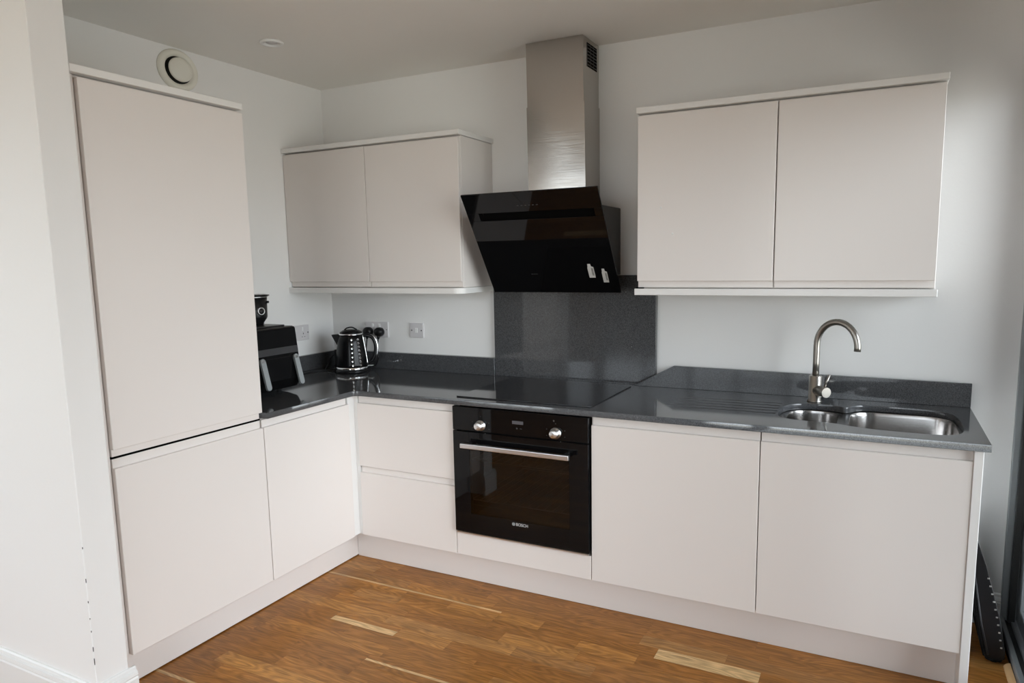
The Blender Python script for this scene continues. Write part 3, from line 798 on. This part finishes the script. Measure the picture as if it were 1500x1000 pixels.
# sloping glossy control face and smoked band
def fryx(z):
    pr = [(.428, ZW+.060), (.424, ZW+.165), (.412, 1.094)]
    for (x0, z0), (x1, z1) in zip(pr, pr[1:]):
        if z <= z1: return x0+(x1-x0)*(z-z0)/(z1-z0)
    return pr[-1][0]
bd = [(fryx(.988)-.001, .988), (fryx(.988)+.0012, .988), (fryx(1.016)+.0012, 1.016), (fryx(1.016)-.001, 1.016)]
MB().prism(bd, 'y', ya+.003, yb2-.0045, 0).build('control_band', 'band', t)
MB().box(.09, .37, ya+.02, yb2-.02, 1.1005, 1.1055, .002).build('top_plate', 'dark', t)
for y0, y1 in ((-1.095, -.918), (-.904, -.727)):
    bs = MB().prism([(.410, ZW+.034), (fryx(ZW+.064)+.006, ZW+.064), (fryx(.975)+.005, .975), (.39, .975)], 'y', y0, y1, .002).build('basket', 'black_gloss', t)
    yc = -.745 if y1 > -.8 else -.930
    a = Vector((fryx(.965)+.012, yc, .9690)); b = Vector((fryx(.86)+.034, yc, .8640)); n = 10
    dirv = (b-a).normalized(); side = Vector((0, 1, 0)); out3 = side.cross(dirv).normalized()
    pts = [];  R_ = .0125
    for i in range(n+1):
        th_ = math.pi*i/n; pts.append(a+side*R_*math.cos(th_)-dirv*R_*math.sin(th_))
    for i in range(n+1):
        th_ = math.pi*i/n; pts.append(b-side*R_*math.cos(th_)+dirv*R_*math.sin(th_))
    bm = bmesh.new(); A = [bm.verts.new(p-out3*.005) for p in pts]; Bv = [bm.verts.new(p+out3*.005) for p in pts]
    bm.faces.new(A); bm.faces.new(Bv[::-1])
    for i in range(len(pts)): bm.faces.new((A[i], Bv[i], Bv[(i+1) % len(pts)], A[(i+1) % len(pts)]))
    bmesh.ops.recalc_face_normals(bm, faces=bm.faces[:]); mb = MB(); mb.bm.free(); mb.bm = bm; hnd = mb.build('handle', 'silver', bs)
    MB().tube([a-Vector((.014, 0, 0)), a+Vector((.006, 0, 0))], .0085, 16).build('release_button', 'alu', hnd)
for fx_ in (.10, .33):
    for fy_ in (-1.08, -.75): MB().lathe([(.012, .0005), (.012, .0135)], Matrix.Translation((fx_, fy_, ZW)), 12).build('rubber_foot', 'rubber', t)

# appliance standing on the fryer
cx, cy, cz = .265, -.800, 1.1062
t = thing('kitchen_appliance', 'small black appliance with a round silver dial standing on top of the air fryer', 'appliance', (cx, cy, cz))
C_ = Matrix.Translation((cx, cy, cz))
MB().lathe([(.0, 0), (.036, 0), (.038, .010), (.052, .030), (.0540, .036), (.0560, .118), (.0, .1185)], C_, 36).build('body', 'black', t)
MB().lathe([(.0565, .1186), (.0575, .120), (.0575, .123), (.0, .1232)], C_, 36).build('silver_ring', 'alu', t)
MB().lathe([(.060, .1234), (.066, .126), (.066, .130), (.05, .132), (.0, .134)], C_, 36).build('lid', 'black_gloss', t)
dang = math.radians(-14); dd = Vector((math.cos(dang), math.sin(dang), 0))
dm = Matrix.Translation(Vector((cx, cy, cz+.062))+dd*.054) @ Matrix.Rotation(dang, 4, 'Z') @ Matrix.Rotation(math.pi/2, 4, 'Y')
MB().lathe([(.0175, 0), (.0175, .006), (.0145, .009), (.0125, .009), (.0125, .0045), (0, .0045)], dm, 28).build('dial_ring', 'alu', t)
MB().lathe([(.0120, .0046), (.0120, .0095), (0, .0105)], dm, 28).build('dial', 'black', t)
MB().box(cx+.040, cx+.056, cy+.024, cy+.036, cz+.094, cz+.104, .002).build('catch', 'black', t)

# ------------------------------------------------------------------ sockets and switch
def plate(x0, x1, z0, z1): return MB().box(x0, x1, -.0095, -.0004, z0, z1, .002, 2)
t = thing('double_socket', 'white double wall socket with two black plugs, behind the kettle', 'socket', (.292, 0, .974))
plate(.2185, .3655, .974, 1.0555).build('plate', 'plate', t)
for xx in (.268, .312): MB().box(xx-.006, xx+.006, -.0125, -.0096, 1.026, 1.046, .001).build('rocker', 'trim', t)
MB().lathe([(.0028, 0), (.0028, .0005), (0, .0005)], FACE_Y(.227, -.0096, 1.015), 10).build('screw', 'ink', t)
MB().lathe([(.0028, 0), (.0028, .0005), (0, .0005)], FACE_Y(.357, -.0096, 1.015), 10).build('screw', 'ink', t)
t.location += Vector((.0245, YW, .003))
for i, (xx, lab) in enumerate(((.2445, 'black round plug in the left half of the double wall socket'), (.3185, 'black round plug in the right half of the double wall socket'))):
    p = thing('plug', lab, 'plug', (xx, -.01, .98), 'plugs in the double socket')
    MB().lathe([(.0250, .0), (.0265, .006), (.0265, .020), (.0225, .030), (.010, .034), (0, .0345)], FACE_Y(xx, -.0098, 1.0035), 32, (1, .92, 1)).build('plug_body', 'black', p)
    MB().tube([(xx, -.030, .985), (xx-.002, -.031, .966)], [.010, .0055], 12).build('cable_grip', 'black', p)
    q = spline([(xx-.002, -.031, .966), (xx-.004, -.036, .93), (xx-.010+.01*i, -.040, .87), (xx-.02, -.045, ZW+.012), (xx-.05, -.07, ZW+.003), (xx-.10, -.06, ZW+.003)], 8)
    MB().tube(q, .0034, 8).build('cable', 'black', p)
    p.location += Vector((.0245, YW, .003))
t = thing('fused_switch', 'single square white switch plate between double socket and splashback', 'switch', (.547, 0, .979))
plate(.5065, .5880, .979, 1.0545).build('plate', 'plate', t)
MB().box(.5395, .5550, -.0120, -.0096, 1.005, 1.029, .001).build('rocker', 'trim', t)
MB().lathe([(.0036, 0), (.0036, .0006), (0, .0006)], FACE_Y(.5175, -.0096, 1.017), 12).build('screw', 'ink', t)
MB().lathe([(.0036, 0), (.0036, .0006), (0, .0006)], FACE_Y(.577, -.0096, 1.017), 12).build('screw', 'ink', t)
t.location += Vector((.0245, YW, .003))
t = thing('wall_socket', 'white double wall socket on the left wall, partly behind the air fryer', 'socket', (0, -.288, .973))
MB().box(.0004, .0095, -.361, -.2145, .973, 1.052, .002, 2).build('plate', 'plate', t)
for yy in (-.262, -.315): MB().box(.0096, .012, yy-.006, yy+.006, 1.022, 1.042, .001).build('rocker', 'trim', t)
MB().lathe([(.0036, 0), (.0036, .0006), (0, .0006)], FACE_X(.0096, -.223, 1.012), 12).build('screw', 'ink', t)
for yy in (-.256, -.325):
    for q_ in ((yy-.002, yy+.002, 1.004, 1.012), (yy-.012, yy-.006, .990, .993), (yy+.006, yy+.012, .990, .993)):
        MB().box(.0096, .0102, *q_, 0).build('pin_slot', 'ink', t)
t.location += Vector((XW, -.011, .0015))

# ------------------------------------------------------------------ vent and downlight
t = thing('air_vent', 'round cream air extract valve on the left wall above the tall cabinet', 'vent', (0, -.879, 2.18))
VM = FACE_X(.0005, -.879, 2.1800)
MB().lathe([(.097, 0), (.097, .004), (.088, .013), (.080, .0150), (.068, .012), (.0640, .004), (.0, .003)], VM, 56, (1, .86, 1)).build('flange', 'vent', t)
MB().lathe([(.0635, .0043), (.0, .0044)], VM, 48, (1, .86, 1)).build('gap_shade', 'rubber', t)  # dark disc painting in the shade of the gap round the valve
MB().lathe([(.020, .0046), (.020, .010), (.050, .013), (.0560, .018), (.0560, .022), (.052, .027), (.030, .033), (0, .034)], VM, 48, (1, .86, 1)).build('valve_disc', 'vent', t)
t.location += Vector((XW, -.009, -.004))
t = thing('downlight', 'small round recessed downlight, unlit, in the ceiling near the corner', 'ceiling light', (.4137, -.750, ZC-.006))
DM = Matrix.Translation((.4137, -.750, ZC)) @ Matrix.Rotation(math.pi, 4, 'X')
MB().lathe([(.047, .0005), (.047, .0060), (.042, .0095), (.033, .0080), (.030, .0012), (.0, .0010)], DM, 40).build('ring', 'trim', t)
MB().lathe([(.020, .0012), (.020, .0050), (0, .0050)], DM, 28).build('lamp_face', 'plate', t)

# ------------------------------------------------------------------ leaning black case
t = thing('hard_case', 'long black hard case with studded edge leaning behind the end panel by the glass door', 'case', (3.06, -.2, 0))
# its side profile tapers upwards and leans on the end panel; y0..y1 is its width
def case_prof(grow=0.):
    lo = [(3.050, .014), (3.068, .004), (3.092, .003), (3.108, .012), (3.112, .030)]
    return [(x+(grow if x > 3.08 else -grow), z) for x, z in lo]+[(3.090+grow, .150), (3.040+grow, .330), (3.006+grow, .425), (2.992, .432), (2.982-grow, .420), (2.990-grow, .330), (3.018-grow, .160), (3.040-grow, .050)]
MB().prism(case_prof(), 'y', -.335, -.090, .006, 2).build('shell', 'fabric', t)
MB().prism([(x+.004, z+.012) for x, z in case_prof(-.006)], 'y', -.338, -.3352, .001).build('padded_face', 'black', t)
def edge_x(z): return 3.110-.052*((z-.03)/.4)-.045*((z-.03)/.4)**2
for i in range(10):
    zz = .060+.026*i; MB().box(edge_x(zz)-.012, edge_x(zz)-.006, -.3405, -.3382, zz, zz+.005, .0005).build('stud', 'alu', t)
MB().tube([(3.062, -.339, .030), (3.038, -.339, .130), (3.004, -.339, .330)], .0025, 8).build('seam_piping', 'dark', t)

# ------------------------------------------------------------------ light
SKY, SUNGLOW, EXPO = 5.0, 10.0, -.34
w = bpy.data.worlds.new('World'); SC.world = w; w.use_nodes = True
nt = w.node_tree; bg = nt.nodes['Background']
tc = nt.nodes.new('ShaderNodeTexCoord'); sp = nt.nodes.new('ShaderNodeSeparateXYZ')
nt.links.new(tc.outputs['Generated'], sp.inputs[0])
rp = nt.nodes.new('ShaderNodeValToRGB'); cr = rp.color_ramp
mr = nt.nodes.new('ShaderNodeMapRange'); mr.inputs[1].default_value = -1; mr.inputs[2].default_value = 1
nt.links.new(sp.outputs['Z'], mr.inputs[0]); nt.links.new(mr.outputs[0], rp.inputs['Fac'])
cr.elements[0].position = .44; cr.elements[0].color = (.50, .48, .44, 1)
cr.elements[1].position = .53; cr.elements[1].color = (.87, .915, 1.0, 1)
e = cr.elements.new(.49); e.color = (.55, .54, .52, 1)
# bright haze around the hidden sun, out beyond the glass door
gd = Vector((.68, -.64, .20)).normalized()
dt = nt.nodes.new('ShaderNodeVectorMath'); dt.operation = 'DOT_PRODUCT'; dt.inputs[1].default_value = gd
nz = nt.nodes.new('ShaderNodeVectorMath'); nz.operation = 'NORMALIZE'
nt.links.new(tc.outputs['Generated'], nz.inputs[0]); nt.links.new(nz.outputs[0], dt.inputs[0])
gm_ = nt.nodes.new('ShaderNodeMapRange'); gm_.interpolation_type = 'SMOOTHSTEP'
gm_.inputs[1].default_value = .55; gm_.inputs[2].default_value = 1.0; gm_.inputs[3].default_value = 0; gm_.inputs[4].default_value = SUNGLOW
nt.links.new(dt.outputs['Value'], gm_.inputs[0])
# sky strength varied by direction to balance the light through each window
def side(a, b, c, d):
    m_ = nt.nodes.new('ShaderNodeMapRange'); m_.interpolation_type = 'SMOOTHSTEP'
    for i_, v_ in enumerate((a, b, c, d)): m_.inputs[i_+1].default_value = v_
    nt.links.new(sp.outputs['X'], m_.inputs[0]); return m_
a1 = nt.nodes.new('ShaderNodeMath'); a1.operation = 'ADD'
nt.links.new(side(-.9, -.3, SKY*1.6, SKY).outputs[0], a1.inputs[0]); nt.links.new(side(.2, .9, 0, SKY*.35).outputs[0], a1.inputs[1])
ad = nt.nodes.new('ShaderNodeMath'); ad.operation = 'ADD'
nt.links.new(a1.outputs[0], ad.inputs[1]); nt.links.new(gm_.outputs[0], ad.inputs[0]); nt.links.new(ad.outputs[0], bg.inputs['Strength'])
nt.links.new(rp.outputs['Color'], bg.inputs['Color'])

def portal(name, loc, rot, sx, sy):
    l = bpy.data.lights.new(name, 'AREA'); l.shape = 'RECTANGLE'; l.size = sx; l.size_y = sy
    l.cycles.is_portal = True
    o = bpy.data.objects.new(name, l); COL.objects.link(o); o.location = loc; o.rotation_euler = rot
portal('door_daylight', (XR+.2, YG/2, ZG/2), (0, math.radians(90), 0), ZG, -YG)
portal('window_daylight', (.73, YB-.18, 1.07), (math.radians(90), 0, 0), 4.4, 2.1)
portal('added_side_window_portal', (XL-.16, -3.3, 1.25), (0, math.radians(-90), 0), 1.6, 1.8)

# ------------------------------------------------------------------ camera
CAM = dict(cx=2.6853, cy=-2.9993, cz=1.3619, yaw=.468, pitch=-.1355, roll=-.0165, f=1033.1863, ppx=768.637, ppy=523.182)
cy_, sy_ = math.cos(CAM['yaw']), math.sin(CAM['yaw'])
r_ = Vector((cy_, sy_, 0)); fw = Vector((-sy_, cy_, 0)); u_ = Vector((0, 0, 1))
cp_, sp_ = math.cos(CAM['pitch']), math.sin(CAM['pitch'])
f2 = fw*cp_+u_*sp_; u2 = u_*cp_-fw*sp_
cr_, sr_ = math.cos(CAM['roll']), math.sin(CAM['roll'])
r3 = r_*cr_+u2*sr_; u3 = u2*cr_-r_*sr_
cam = bpy.data.cameras.new('camera'); co = bpy.data.objects.new('camera', cam); COL.objects.link(co)
co.matrix_world = Matrix(((r3.x, u3.x, -f2.x, CAM['cx']), (r3.y, u3.y, -f2.y, CAM['cy']), (r3.z, u3.z, -f2.z, CAM['cz']), (0, 0, 0, 1)))
cam.sensor_width = 36; cam.sensor_fit = 'HORIZONTAL'; cam.lens = CAM['f']*36/1500
cam.shift_x = (750-CAM['ppx'])/1500; cam.shift_y = (CAM['ppy']-500)/1500
cam.clip_start = .05
SC.camera = co

SC.view_settings.view_transform = 'Standard'; SC.view_settings.look = 'None'
SC.view_settings.exposure = EXPO; SC.view_settings.gamma = 1; SC.view_settings.use_curve_mapping = False
SC.cycles.use_denoising = True
SC.cycles.max_bounces = 12; SC.cycles.diffuse_bounces = 6; SC.cycles.glossy_bounces = 6; SC.cycles.transparent_max_bounces = 12
SC.cycles.caustics_reflective = False; SC.cycles.caustics_refractive = False
SC.cycles.sample_clamp_indirect = 6
